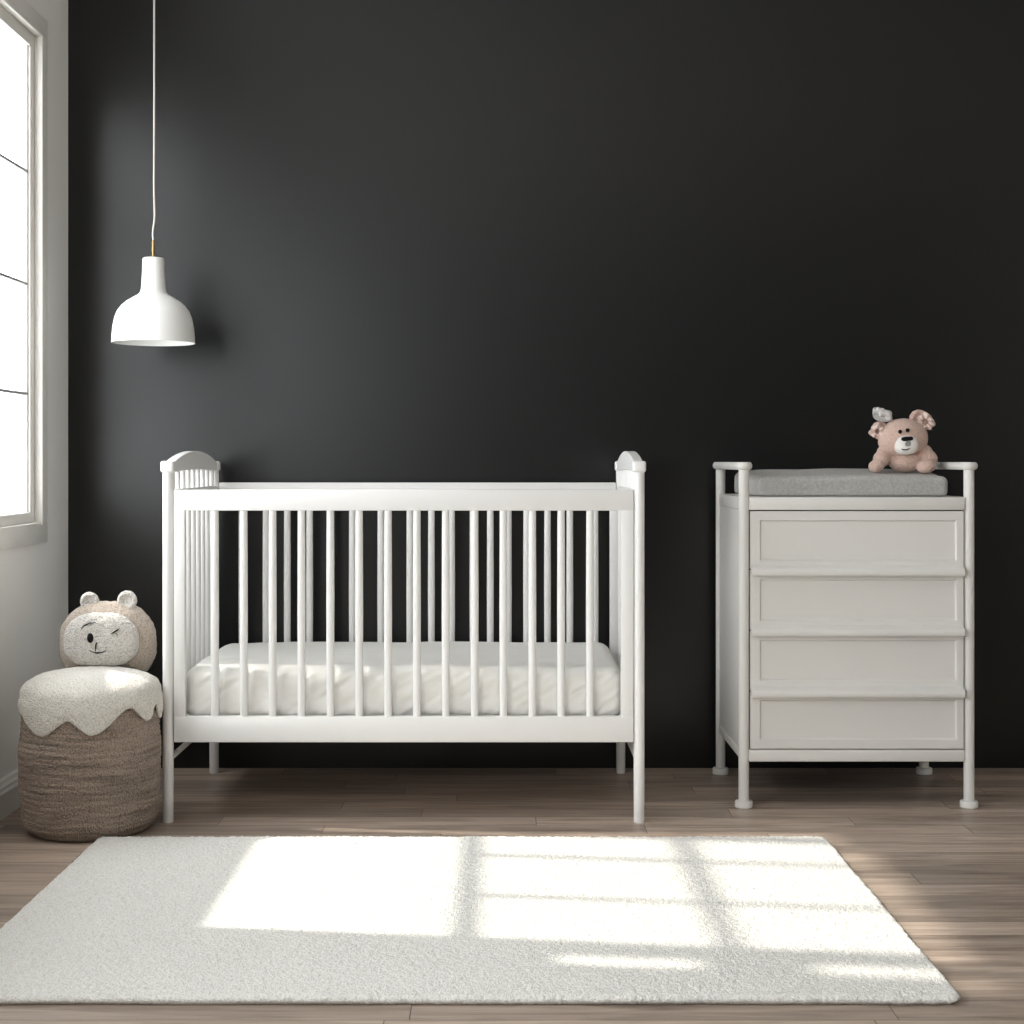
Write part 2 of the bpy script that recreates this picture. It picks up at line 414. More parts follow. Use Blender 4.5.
def arch_outline():
    y0, y1 = YFc+.004, YBc-.004
    pts = []
    N = 48
    for i in range(N+1):
        t = i/N; y = y0+(y1-y0)*t
        d = abs(t-.5)*2
        if d > .93: z = 1.047
        else:
            q = d/.93
            z = 1.047+.034*max(0, math.cos(PI/2*q))**.8
        pts.append((y, z))
    pts.append((y1, 1.017))
    for i in range(N+1):
        t = 1-i/N; y = y0+(y1-y0)*t
        d = abs(t-.5)*2
        pts.append((y, 1.017+.007*max(0, math.cos(PI/2*d))))
    return pts[:-1]
for x, sgn in ((XA, 1), (XB, -1)):
    a = prism(MB(), arch_outline(), 'x', x-.014, x+.014)
    o = a.build('arched_panel', cm, crib)
    bv = o.modifiers.new('bevel', 'BEVEL'); bv.width = .002; bv.segments = 2; bv.limit_method = 'ANGLE'
    MB().rbox(x-.0125, x+.0125, YFc+.012, YBc-.012, .931, .967, .003).build('middle_rail', cm, crib)
    MB().rbox(x-.0125, x+.0125, YFc+.012, YBc-.012, lowbot, lowtop, .003).build('bottom_rail', cm, crib)
    ns = 9
    for i in range(ns):
        y = YFc+.052+(YBc-YFc-.104)*i/(ns-1)
        MB().lathe(x, y, [(.0095, lowtop-.004), (.0105, .62), (.0095, .933)], 16).build('slat', cm, crib)
        MB().lathe(x, y, [(.0085, .962), (.0090, .985), (.0085, 1.026)], 16).build('slat', cm, crib)
    MB().rod((x+.006*sgn, YFc+.008, .186), (x+.006*sgn, YBc-.008, .186), .0085, 14).build('stretcher', cm, crib)
# mattress support board
MB().rbox(XA+.02, XB-.02, YFc+.02, YBc-.02, .272, .290, .003).build('mattress_board', cm, crib)

# ------------------------------------------------------------------ mattress (fitted sheet)
def mattress():
    x0, x1 = W(187, 0, YFc+.02).x, W(619.5, 0, YFc+.02).x
    x0, x1 = x0-.012, x1+.014
    y0, y1 = YFc+.0165, YBc-.024
    z0, z1 = .291, .447
    bm = bmesh.new(); bmesh.ops.create_cube(bm, size=2)
    bmesh.ops.subdivide_edges(bm, edges=list(bm.edges), cuts=1, use_grid_fill=True)
    bm.free()
    mb = MB(); NX, NY, NZ = 220, 90, 26
    hx, hy, hz = (x1-x0)/2, (y1-y0)/2, (z1-z0)/2
    c = Vector(((x0+x1)/2, (y0+y1)/2, (z0+z1)/2))
    idx = {}; vs = []; fs = []
    def vert(i, j, k):
        key = (i, j, k)
        if key in idx: return idx[key]
        q = Vector((i/NX*2-1, j/NY*2-1, k/NZ*2-1))
        p = Vector((q.x*hx, q.y*hy, q.z*hz))
        R = .042                                   # rounded corners and edges
        inner = Vector((max(-hx+R, min(hx-R, p.x)), max(-hy+R, min(hy-R, p.y)), max(-hz+R*.9, min(hz-R*.9, p.z))))
        d = p-inner
        if d.length > 1e-6:
            m = max(abs(d.x)/R, abs(d.y)/R, abs(d.z)/(R*.9))
            u = Vector((d.x/R, d.y/R, d.z/(R*.9)))
            u = u.normalized()*m
            p = inner+Vector((u.x*R, u.y*R, u.z*R*.9))
        w = p+c
        # sheet: grooves beside the front slats, shaping in their shadows, folds, faint ripples
        fr = max(0, 1-(w.y-y0)/.05)
        if fr > 0:
            s = min(abs(w.x-a-.006) for a in slx)
            gr = math.exp(-(s/.0105)**2)
            w.y += .017*fr*gr
            w.z -= .010*fr*gr*max(0, (w.z-c.z)/hz)
        fold = noise.noise(Vector((w.x*9+w.z*14, w.y*4, w.z*9)))*.010*fr
        fold += abs(noise.noise(Vector((w.x*22-w.z*30, 3, w.z*16))))*.011*fr
        w.y += fold
        if w.z > c.z: w.z += .0035*noise.noise(Vector((w.x*4, w.y*8, 0)))+.0022*noise.noise(Vector((w.x*12, w.y*26, 5)))
        w.z += .006*max(0, 1-(q.x*q.x)) * (1 if q.z > .5 else 0)*max(0, 1-q.y*q.y)
        w.z = max(w.z, z0)
        idx[key] = len(vs); vs.append(w); return idx[key]
    def quad(a, b, c_, d): fs.append((vert(*a), vert(*b), vert(*c_), vert(*d)))
    for i in range(NX):
        for j in range(NY):
            quad((i,j,NZ),(i+1,j,NZ),(i+1,j+1,NZ),(i,j+1,NZ)); quad((i,j,0),(i,j+1,0),(i+1,j+1,0),(i+1,j,0))
        for k in range(NZ):
            quad((i,0,k),(i+1,0,k),(i+1,0,k+1),(i,0,k+1)); quad((i,NY,k),(i,NY,k+1),(i+1,NY,k+1),(i+1,NY,k))
    for j in range(NY):
        for k in range(NZ):
            quad((0,j,k),(0,j,k+1),(0,j+1,k+1),(0,j+1,k)); quad((NX,j,k),(NX,j+1,k),(NX,j+1,k+1),(NX,j,k+1))
    mb.add(vs, fs)
    return mb.build('mattress', M['sheet'], smooth=80, origin=(c.x, c.y, z0))
tag(mattress(), 'thick crib mattress in a plain white fitted sheet, lying inside the slatted crib', 'mattress')

# ------------------------------------------------------------------ changing dresser
dm = M['dresser']
DF, DB = 4.565, 5.055
DX0, DX1 = W(743.7, 0, DF).x, W(968.9, 0, DF).x
dr = thing('changing_dresser', ((DX0+DX1)/2, (DF+DB)/2, 0), 'white four-drawer changing dresser with round posts and side rails against the black wall', 'dresser')
for x in (DX0, DX1):
    for y in (DF, DB):
        lg = MB().lathe(x, y, [(0, .004), (.0158, .004), (.0158, 1.034), (0, 1.034)], 28).build('leg', dm, dr)
        MB().lathe(x, y, [(0, 0), (.0245, 0), (.027, .003), (.027, .017), (.0245, .021), (.0158, .0225), (0, .0225)], 32).build('foot_cap', dm, lg)
    # top side rail: a flattened bar with round ends
    hw, zc, ht = .026, 1.035, .0115
    b = MB(); N = 12; path = []
    ya, yb = DF, DB+.004
    for i in range(N+1):
        t = -PI+PI*i/N; path.append((x+hw*math.cos(t), ya+hw*math.sin(t)))
    for i in range(N+1):
        t = PI*i/N; path.append((x+hw*math.cos(t), yb+hw*.9*math.sin(t)))
    cx_, cy_ = x, (ya+yb)/2
    rings = [(0.0, .55), (.25, .82), (.6, .97), (1, 1)]
    levels = [(-1, .006), (-.7, .0025), (-.3, .0005), (0, 0), (.3, .0005), (.7, .0025), (1, .006)]
    vs = []; k = len(path)
    for q, ins in levels:
        for (px_, py_) in path:
            cy2 = min(max(py_, ya), yb); d = Vector((px_-x, py_-cy2)); 
            d2 = d*(1-ins/hw)
            vs.append((x+d2.x, cy2+d2.y, zc+q*ht))
    fs = []
    for l in range(len(levels)-1):
        for i in range(k): j = (i+1) % k; fs.append((l*k+i, l*k+j, (l+1)*k+j, (l+1)*k+i))
    fs.append(tuple(range(k))[::-1]); fs.append(tuple((len(levels)-1)*k+i for i in range(k)))
    b.add(vs, fs); b.build('side_rail', dm, dr)
    s = 1 if x > 1 else -1
    MB().rbox(x-.006, x+.006, DF+.014, DB-.014, .165, .9015, .002).build('side_panel', dm, dr)
    MB().rbox(x-.0085, x+.0085, DF+.012, DB-.012, .140, .172, .006, 3).build('side_bar', dm, dr)
def zd(py): return CAMZ-(py-HY)/F*4.552
fx0, fx1 = W(749.8, 0, 4.552).x, W(964.4, 0, 4.552).x
top = MB().rbox(fx0-.001, fx1+.001, 4.549, DB, zd(510), zd(497.2), .003)
top.rbox(DX0-.007, fx0+.004, DF+.0165, DB-.016, zd(510)+.0005, zd(497.2)-.0004, .002)
top.rbox(fx1-.004, DX1+.007, DF+.0165, DB-.016, zd(510)+.0005, zd(497.2)-.0004, .002)
top.build('top_board', dm, dr)
MB().box(fx0+.003, fx1-.003, 4.574, DB-.004, .165, zd(510.3)).build('carcass', M['gap'], dr, smooth=0)
MB().rbox(fx0-.002, fx1+.002, 4.552, 4.576, zd(762), zd(750), .005, 3).build('bottom_rail', dm, dr)
MB().rbox(fx0, fx1, DB-.03, DB-.006, zd(762), zd(750), .005, 3).build('bottom_rail', dm, dr)

def drawer(zt, zb, rt, rb):
    x0, x1 = fx0+.0022, fx1-.0022
    rx0, rx1 = W(759.7, 0, 4.552).x, W(957, 0, 4.552).x
    yf, yr, yb = 4.5515, 4.5595, 4.572
    ch = .0045
    out = [(x0, zb), (x1, zb), (x1, zt), (x0, zt)]
    inn = [(rx0, rb), (rx1, rb), (rx1, rt), (rx0, rt)]
    mid = [(rx0+ch, rb+ch), (rx1-ch, rb+ch), (rx1-ch, rt-ch), (rx0+ch, rt-ch)]
    e = .0012
    vs = [(x, yb, z) for x, z in out]+[(x, yf+e, z) for x, z in out]
    o2 = [(x0+e, zb+e), (x1-e, zb+e), (x1-e, zt-e), (x0+e, zt-e)]
    i2 = [(rx0, rb), (rx1, rb), (rx1, rt), (rx0, rt)]
    vs += [(x, yf, z) for x, z in o2]+[(x, yf, z) for x, z in i2]+[(x, yr, z) for x, z in mid]
    fs = [(3, 2, 1, 0)]
    for l in range(4):
        for i in range(4): j = (i+1) % 4; fs.append((l*4+i, l*4+j, (l+1)*4+j, (l+1)*4+i))
    fs.append((16, 17, 18, 19))
    m = MB(); m.add(vs, fs)
    return m.build('drawer', dm, dr, smooth=20)
def lip(zt, zb, par):
    # projecting finger pull along the drawer's lower edge: rounded nose, sloped top
    x0, x1 = W(751.5, 0, 4.535).x, W(964.3, 0, 4.535).x
    ol = [(4.5525, zt+.008), (4.545, zt+.002), (4.532, zt-.001), (4.526, zt-.006), (4.5245, zb+.008), (4.527, zb+.001), (4.533, zb), (4.538, zb+.006), (4.5525, zb+.006)]
    return prism(MB(), ol, 'x', x0, x1).build('finger_pull', dm, par, smooth=50)
for i, (a, b, c, d) in enumerate(((511.2, 569, 520, 561), (570.5, 630, 579.5, 621), (631.5, 691, 640, 680.5), (692.5, 748.8, 700, 739.8))):
    o = drawer(zd(a), zd(b), zd(c), zd(d))
    if i < 3:
        z1_ = (567.5, 627.5, 688.5)[i]; lip(zd(z1_), zd(z1_+8), o)

# ------------------------------------------------------------------ changing pad
def pad():
    x0, x1, y0, y1, z0 = .772, 1.358, 4.605, 5.0, zd(497.2)+.0005
    N1, N2, N3 = 90, 60, 14; vs = []; fs = []; idx = {}
    hx, hy = (x1-x0)/2, (y1-y0)/2; cx, cy = (x0+x1)/2, (y0+y1)/2
    def vert(i, j, k):
        key = (i, j, k)
        if key in idx: return idx[key]
        u, v, q = i/N1*2-1, j/N2*2-1, k/N3
        th = .069+.012*(.5+.5*math.cos(PI*min(1, abs(v-.35)/1.3)))+.003*math.cos(u*PI*.8)
        th -= .006*max(0, -v)
        x, y, z = u*hx, v*hy, q*th
        R = .02
        ix, iy, iz = max(-hx+R, min(hx-R, x)), max(-hy+R, min(hy-R, y)), max(R*.8, min(th-R, z))
        d = Vector((x-ix, y-iy, z-iz))
        if d.length > 1e-6:
            m = max(abs(d.x), abs(d.y), abs(d.z)); d = d.normalized()*m
        w = Vector((cx+ix+d.x, cy+iy+d.y, z0+iz+d.z))
        w.x += -.014*max(0, -u)*(v+1)/2
        w.x += .004*noise.noise(w*9); w.y += .004*noise.noise(w*8+Vector((4, 0, 0)))
        if w.z > z0+.02: w.z += .0025*noise.noise(w*11)
        w.z = max(w.z, z0)
        idx[key] = len(vs); vs.append(w); return idx[key]
    def quad(a, b, c_, d): fs.append((vert(*a), vert(*b), vert(*c_), vert(*d)))
    for i in range(N1):
        for j in range(N2):
            quad((i,j,N3),(i+1,j,N3),(i+1,j+1,N3),(i,j+1,N3)); quad((i,j,0),(i,j+1,0),(i+1,j+1,0),(i+1,j,0))
        for k in range(N3):
            quad((i,0,k),(i+1,0,k),(i+1,0,k+1),(i,0,k+1)); quad((i,N2,k),(i,N2,k+1),(i+1,N2,k+1),(i+1,N2,k))
    for j in range(N2):
        for k in range(N3):
            quad((0,j,k),(0,j,k+1),(0,j+1,k+1),(0,j+1,k)); quad((N1,j,k),(N1,j+1,k),(N1,j+1,k+1),(N1,j,k+1))
    m = MB(); m.add(vs, fs)
    o = m.build('changing_pad', M['pad'], smooth=80, origin=(cx, cy, z0))
    return tag(o, 'grey knitted changing pad lying on top of the white dresser', 'changing pad')
pad_o = pad()

# ------------------------------------------------------------------ pink teddy bear on the pad
TY = 4.74; S = TY/F
def T(px, py, dy=0): return W(px, py, TY+dy)
tb = thing('teddy_bear', T(904, 471.5), 'small pink plush teddy bear with satin-trimmed ears sitting on the grey changing pad', 'teddy bear')
def plush(name, blobs, mat, par, vox=.004, disp=.0015, sm=4):
    m = MB()
    for c, r, rot in blobs: m.ball(c, r, 3, rot)
    o = m.build(name, mat, par, smooth=180)
    a = o.modifiers.new('remesh', 'REMESH'); a.mode = 'VOXEL'; a.voxel_size = vox; a.use_smooth_shade = True
    b = o.modifiers.new('smooth', 'SMOOTH'); b.iterations = sm; b.factor = .6
    if disp:
        tx = bpy.data.textures.new(name+'_curls', 'CLOUDS'); tx.noise_scale = .012; tx.noise_depth = 2
        d = o.modifiers.new('curls', 'DISPLACE'); d.texture = tx; d.strength = disp*2; d.mid_level = .5
    return o
Rz = lambda a: Matrix.Rotation(math.radians(a), 3, 'Z')
Ry = lambda a: Matrix.Rotation(math.radians(a), 3, 'Y')
Rx = lambda a: Matrix.Rotation(math.radians(a), 3, 'X')
body = plush('body', [
    (T(905, 461.0), (17.5*S, .045, 11.2*S), None),
    (T(903, 452, .005), (14*S, .038, 10*S), None),
    # arms leaning out and down onto the pad
    (T(886, 453.5, -.004), (9.5*S, .026, 9*S), Ry(25)),
    (T(881.5, 459, -.018), (8.5*S, .026, 8.5*S), Ry(20)),
    (T(876.5, 466, -.034), (8*S, .028, 6.4*S), Ry(-8)),
    (T(923, 453.5, -.004), (10*S, .026, 9*S), Ry(-25)),
    (T(929, 459, -.016), (8.5*S, .026, 9*S), Ry(-15)),
    (T(926.5, 466.6, -.038), (9.6*S, .030, 6.9*S), Ry(-12)),
], M['pink'], tb, vox=.0035, disp=.0012)
tag(body)
# head: one closed plush, then its face
hc = T(903.4, 437)
head = plush('head', [(hc, (24.2*S, .066, 18.8*S), None), (T(899, 443, -.012), (21*S, .055, 13.8*S), Ry(6)),
                      (T(909, 440, 0), (18.5*S, .056, 15.5*S), None)], M['pink'], tb, vox=.0038, disp=.001, sm=6)
MB().ball(T(906, 445.2, -.052), (11.8*S, .034, 9.8*S), 5, Ry(-6), p=2.3, nz=.001, nf=90).build('muzzle', M['muzzle'], head, smooth=180)
def onface(px, py, dy): return T(px, py, dy)
MB().ball(T(907.6, 444.2, -.0775), (4.6*S, .0105, 4.0*S), 4, Ry(-10), nz=.0012, nf=220).build('muzzle_patch', M['greypatch'], head, smooth=180)
MB().ball(T(907.2, 438.8, -.080), (5.7*S, .008, 2.2*S), 4, Ry(-4), p=3.2).build('nose', M['black'], head, smooth=180)
for q in ((900.1, 431.7), (907.6, 430.2)):
    MB().ball(T(q[0], q[1], -.0655), (1.9*S, .0055, 2.0*S), 4).build('eye', M['black'], head, smooth=180)
mp_ = [T(901.3, 448.9, -.0835), T(903.2, 449.7, -.0855), T(905.6, 449.9, -.086), T(908, 449.4, -.086), T(910, 448.0, -.085)]
MB().tube(mp_, [.001, .0018, .0019, .0018, .001], 8).build('mouth', M['black'], head, smooth=60)

def ear(par, c, r, rot, mat, name='ear', deep=.35):
    """plush cup ear: a disc with a hollow front"""
    m = MB(); bm = bmesh.new(); bmesh.ops.create_icosphere(bm, subdivisions=4, radius=1)
    for v in bm.verts:
        q = v.co.copy(); rr = math.hypot(q.x, q.z)
        y = q.y*.42
        if q.y < 0: y += deep*max(0, 1-(rr/.72)**2)*1.25 if rr < .72 else 0
        w = Vector((q.x*r, y*r, q.z*r)); w += q*.0012*noise.noise(w*160)
        v.co = Vector(c)+rot @ w
    bm.verts.index_update()
    m.add([v.co.copy() for v in bm.verts], [[v.index for v in f.verts] for f in bm.faces]); bm.free()
    return m.build(name, mat, par, smooth=180)
ear(head, T(919, 419.5, .0), 10*S, Ry(25) @ Rx(-8), M['pink'])
ear(head, T(880, 430.5, .0), 9.2*S, Ry(-40), M['pink'])

def ruffle(par, c, r, rot, mat, name, turns=9, w=.012, a0=0, a1=2*PI):
    """gathered satin ring"""
    vs = []; fs = []; N = 96; K = 6
    full = abs(a1-a0-2*PI) < 1e-3
    for i in range(N if full else N+1):
        t = a0+(a1-a0)*i/N
        for k in range(K):
            s = k/(K-1)
            rad = r-w/2+w*s+.0030*math.sin(3*t+turns)*s+.0018*math.sin(7*t)*s
            y = -.004*math.sin(PI*s)-.0042*math.sin(turns*t+1.3*math.sin(2*t)+s*1.5)*(.3+s)
            vs.append(Vector(c)+rot @ Vector((rad*math.cos(t), y, rad*math.sin(t))))
    n = N if full else N+1
    for i in range(N):
        j = (i+1) % n
        for k in range(K-1): fs.append((i*K+k, j*K+k, j*K+k+1, i*K+k+1))
    m = MB(); m.add(vs, fs); o = m.build(name, mat, par, smooth=180)
    so = o.modifiers.new('cloth', 'SOLIDIFY'); so.thickness = .002
    return o
tag(ruffle(head, T(925.5, 422, -.016), 5.8*S, Ry(20), M['pinkpale'], 'ear_ruffle', 8, .020), 'pale pink satin ruffle')
tag(ruffle(head, T(877.5, 431.2, -.014), 4.9*S, Ry(-20), M['pinkpale'], 'ear_ruffle', 5, .018), 'pale pink satin ruffle')
# silver ribbon loop above the left ear
def ribbon_loop(par, pts, wid, mat, name):
    vs = []; fs = []; K = 5; n = len(pts)
    for i, (p, wd, tw) in enumerate(pts):
        for k in range(K):
            s = k/(K-1)-.5
            o = Vector((math.sin(tw)*.35, math.cos(tw), math.sin(tw)))*wd*s
            o.z += .0014*math.sin(k*2.2+i*1.1)
            vs.append(p+o)
    for i in range(n-1):
        for k in range(K-1): fs.append((i*K+k, (i+1)*K+k, (i+1)*K+k+1, i*K+k+1))
    m = MB(); m.add(vs, fs); ob = m.build(name, mat, par, smooth=180)
    so = ob.modifiers.new('cloth', 'SOLIDIFY'); so.thickness = .0018
    su = ob.modifiers.new('sub', 'SUBSURF'); su.levels = 2; su.render_levels = 2
    return ob
lp = []
for px_, py_, dy, wd, tw in ((890, 421, -.012, .010, .9), (884, 419.5, -.02, .026, .8), (876, 418, -.024, .034, .7), (871.6, 413, -.014, .036, .6),
                             (874, 408.6, .0, .034, .5), (882, 410.4, .008, .030, .5), (888, 414.5, .006, .02, .7), (891, 420, -.006, .010, .9)):
    lp.append((T(px_, py_, dy), wd, tw))
tag(ribbon_loop(head, lp, .03, M['silver'], 'ribbon_bow'), 'pale grey satin ribbon bow')
MB().ball(T(883, 414.6, -.008), (9.6*S, .012, 5.6*S), 4, Ry(28), nz=.009, nf=80).build('ribbon_fold', M['silver'], head, smooth=180)

# ------------------------------------------------------------------ basket pouf with fleece lid
BX, BY, BR = -1.184, 4.300, .1965
bk = thing('storage_basket', (BX, BY, 0), 'brown woven wool basket with a scalloped cream fleece lid in the left corner', 'basket')
def basket():
    NA, NZ = 300, 150; vs = []; fs = []
    H = .376
    for i in range(NZ+1):
        t = i/NZ
        # profile with rounded foot
        s = t*(H+.10)
        if s < .10:
            a = s/.10
            r = BR*.74+(BR*.215)*math.sin(a*PI/2*.9); z = .045*(1-math.cos(a*PI/2))
            r0, z0 = r, z
        else:
            u = (s-.10)/(H)
            z = .045+u*(H-.045)
            r = BR*(.946+.054*math.sin(min(1, u*2.2)*PI/2))-.010*max(0, u-.6)*2.5
        for j in range(NA):
            th = 2*PI*j/NA
            row = z/.0165+.35*math.sin(th*1+.5)+.12*noise.noise(Vector((math.cos(th)*2, math.sin(th)*2, z*6)))*4
            ridge = abs(math.sin(PI*row))**.6
            st = .5+.5*math.sin(th*120+int(row)*2.1)
            big = (.5+.5*math.sin(PI*row/3.0))
            dr_ = -.0034+.0034*ridge+.0010*st*ridge+.0016*big+.0028*noise.noise(Vector((math.cos(th)*4, math.sin(th)*4, z*18)))
            p = Vector((math.cos(th), math.sin(th), z*5))
            dr_ += .0016*noise.noise(p*28)
            rr = (r+(dr_ if s > .03 else 0))*(1-.028*max(0, -math.cos(th))*min(1, max(0, (z-.2)/.15)))
            vs.append((BX+rr*math.cos(th), BY+rr*math.sin(th), z))
    for i in range(NZ):
        for j in range(NA):
            k = (j+1) % NA; fs.append((i*NA+j, i*NA+k, (i+1)*NA+k, (i+1)*NA+j))
    fs.append(tuple(range(NA))[::-1])
    fs.append(tuple(NZ*NA+j for j in range(NA)))
    m = MB(); m.add(vs, fs)
    return m.build('basket_body', M['basket'], bk, smooth=180)
basket()
# lid: padded top and skirt with drip-shaped scallops; theta 0 = towards the room's front, + to the right
CTRL = [(-180, .33), (-158, .37), (-135, .32), (-112, .365), (-92, .325), (-62, .352), (-27, .298), (-2, .344), (16, .304), (47, .371), (68, .325), (80, .366), (93, .318), (114, .37), (136, .315), (158, .365), (180, .33)]
def skirt(th):
    d = math.degrees(th)
    d = (d+180) % 360-180
    for (a, za), (b, zb) in zip(CTRL, CTRL[1:]):
        if a <= d <= b:
            t = (d-a)/(b-a)
            low_a = za < zb
            u = t if low_a else 1-t
            u2 = .5-.5*math.cos(PI*u); u2 = u2**1.0*.75+u**2.2*.25
            lo, hi = min(za, zb), max(za, zb)
            return lo+(hi-lo)*u2
    return .33
def lid_z(r): return .394+.060*math.sqrt(max(0, 1-(r/.1985)**3.2))
def lid():
    NA = 288; vs = []; fs = []
    ring = []
    for j in range(NA):
        th = 2*PI*j/NA; sx, cy = math.sin(th), -math.cos(th)
        zs = skirt(th)
        col = []
        for i in range(24):                       # dome
            t = (i/23)**.7; r = .197*t
            col.append((r, lid_z(r)))
        r_out = .1985
        for i in range(14):                       # skirt
            t = i/13; z = .388+(zs-.388)*t
            col.append((r_out+.0035*math.sin(PI*t)+.002*t, z))
        col.append((r_out-.001, zs-.004)); col.append((r_out-.006, zs-.001)); col.append((r_out-.0075, zs+.012)); col.append((r_out-.009, .380)); col.append((.18, .378))
        ring.append(col)
        for r, z in col:
            r *= 1-.030*max(0, -sx)
            x, y = r*sx, r*cy
            p = Vector((x, y, z))
            d = .0022*noise.noise(p*60)+.0035*noise.noise(p*16)
            k = 1+ (d/max(r, .05) if r > .03 else 0)
            vs.append((BX+x*k, BY+y*k, z+(.0022*noise.noise(p*45)+.003*noise.noise(p*13) if z > .40 else .0)))
    K = len(ring[0])
    for j in range(NA):
        k = (j+1) % NA
        for i in range(K-1): fs.append((j*K+i, k*K+i, k*K+i+1, j*K+i+1))
    fs.append(tuple(j*K+K-1 for j in range(NA)))
    m = MB(); m.add(vs, fs)
    bm_o = m.build('lid', M['cream'], bk, smooth=180)
    bm = bmesh.new(); bm.from_mesh(bm_o.data); bmesh.ops.remove_doubles(bm, verts=bm.verts, dist=1e-5)
    bmesh.ops.recalc_face_normals(bm, faces=bm.faces); bm.to_mesh(bm_o.data); bm.free()
    return tag(bm_o, 'cream fleece lid with a scalloped drip edge')
lid()

# ------------------------------------------------------------------ bear-head plush sitting on the lid
PY = 4.425
PB = W(107.5, 672, PY)
pb = thing('plush_bear_head', (PB.x, PY+.01, .437), 'beige and white boucle bear-head cushion with winking face, sitting on the basket lid', 'plush toy')
s_ = PY/F
def B(px, py, dy=0): return W(px, py, PY+dy)
hm = MB()
def hoodshape():
    c = B(108, 642, .035)
    bm = bmesh.new(); bmesh.ops.create_icosphere(bm, subdivisions=6, radius=1)
    rx, ry, rz = 48.5*s_, .062, 41*s_
    for v in bm.verts:
        q = v.co.normalized(); p = 2.35
        k = (abs(q.x)**p+abs(q.y)**p+abs(q.z)**p)**(-1/p); q = q*k
        w = Vector((q.x*rx, q.y*ry, q.z*rz))
        if w.z < 0: w.x *= 1+.02*(-w.z/rz)
        n_ = v.co.normalized()
        w += n_*(.0022*noise.noise(w*75)+.003*noise.noise(w*20))
        w = c+w; rr_ = math.hypot(w.x-BX, w.y-BY)
        w.z = max(w.z, lid_z(rr_)+.004 if rr_ < .205 else .41)
        v.co = w
    bm.verts.index_update()
    hm.add([v.co.copy() for v in bm.verts], [[v.index for v in f.verts] for f in bm.faces]); bm.free()
hoodshape()
hood = hm.build('hood', M['hood'], pb, smooth=180)
fm = MB()
bm = bmesh.new(); bmesh.ops.create_icosphere(bm, subdivisions=6, radius=1)
fc = B(101.2, 639.5, -.026)
for v in bm.verts:
    q = v.co.normalized(); p = 2.7
    k = (abs(q.x)**p+abs(q.y)**p+abs(q.z)**p)**(-1/p); q = q*k
    w = Vector((q.x*37.2*s_, q.y*.036, q.z*26.8*s_))
    w.x *= 1-.10*max(0, w.z/(26.8*s_))
    n_ = v.co.normalized(); w += n_*(.0020*noise.noise(w*85)+.002*noise.noise(w*22))
    w = fc+w; w.z = max(w.z, lid_z(math.hypot(w.x-BX, w.y-BY))+.003)
    v.co = w
bm.verts.index_update()
fm.add([v.co.copy() for v in bm.verts], [[v.index for v in f.verts] for f in bm.faces]); bm.free()
face = tag(fm.build('face', M['facewhite'], pb, smooth=180), 'pale grey boucle face pad')
ear(pb, B(89.6, 601.5, .02), 9.6*s_, Ry(-20), M['facewhite'])
ear(pb, B(127.2, 600.5, .02), 10*s_, Ry(20), M['facewhite'])
fy = -.0625
def surf_y(px, py):
    """front surface of the face pad at a point, as an offset from PY"""
    q = B(px, py, 0)-fc
    u = min(.97, abs(q.x)/(37.2*s_)); w = min(.97, abs(q.z)/(26.8*s_))
    return -.026-.036*max(.02, 1-u**2.7-w**2.7)**(1/2.7)
def stitch(name, pts, r):
    P_ = [B(a, b, surf_y(a, b)-.0022) for a, b in pts]
    # densify
    Q = []
    for i in range(len(P_)-1):
        for k in range(4): Q.append(P_[i].lerp(P_[i+1], k/4))
    Q.append(P_[-1]); n = len(Q)
    rad = [1.35*r*(.45+.55*math.sin(PI*i/(n-1))) for i in range(n)]
    return MB().tube(Q, rad, 8).build(name, M['black'], face, smooth=60)
MB().ball(B(90.2, 638, surf_y(90.2, 638)-.001), (3.1*s_, .0055, 4.9*s_), 4).build('eye', M['black'], face, smooth=180)
stitch('eyebrow', [(81, 629), (84, 625.8), (89, 623.2), (95.7, 622.6)], .0013)
stitch('closed_eye', [(111, 634), (115, 631.6), (119.6, 628.6)], .0017)
stitch('nose', [(96.6, 642.2), (95.8, 645), (95.6, 648), (95.4, 651.5)], .0015)
stitch('mouth', [(89.2, 650), (92, 651.8), (96, 652.9), (101.5, 652.7), (106.5, 650.4)], .0012)
stitch('cheek_stitch', [(71, 633.6), (72.6, 636), (71.6, 638)], .0007)

# ------------------------------------------------------------------ pendant lamp
LY = 4.84; ls = LY/F
LX = W(153.4, 0, LY).x
def zl(py): return CAMZ-(py-HY)*ls
pend = thing('pendant_lamp', (LX, LY, zl(341.5)), 'white dome pendant lamp with brass stem hanging on a long pale cord', 'pendant lamp')
outer = [(r*.965, y) for r, y in [(42.6, 343), (42.3, 341), (42.0, 335), (41.2, 327), (39.2, 317.5), (36.5, 311), (32.5, 305.8), (27.5, 301.5), (21, 297.6), (16, 295), (13.6, 292.6), (12.6, 289), (12.0, 282), (11.4, 270), (11.1, 260), (10.6, 258.4), (9.8, 258)]]
pr = [(r*ls, zl(y)) for r, y in outer]
inner = [((r-1.0)*ls, zl(y+1.0)) for r, y in outer[::-1] if y < 342][2:]
prof = [(0, pr[-1][1])]+pr[::-1]+[(pr[0][0]-.0012, pr[0][1]-.0004)]+[( (r-1.1)*ls, zl(y)+(.000 if y > 300 else -.003)) for r, y in outer if y < 342 and y > 262]+[(0, zl(263))]
MB().lathe(LX, LY, prof, 72).build('lamp_shade', M['lamp'], pend, smooth=60)
MB().lathe(LX, LY, [(0, zl(286)), (.016, zl(286)), (.016, zl(300)), (.013, zl(303)), (0, zl(303))][::-1], 24).build('bulb_socket', M['brass'], pend)
MB().ball((LX, LY, zl(313)), (.026, .026, .032), 4).build('bulb', M['lamp'], pend, smooth=180)
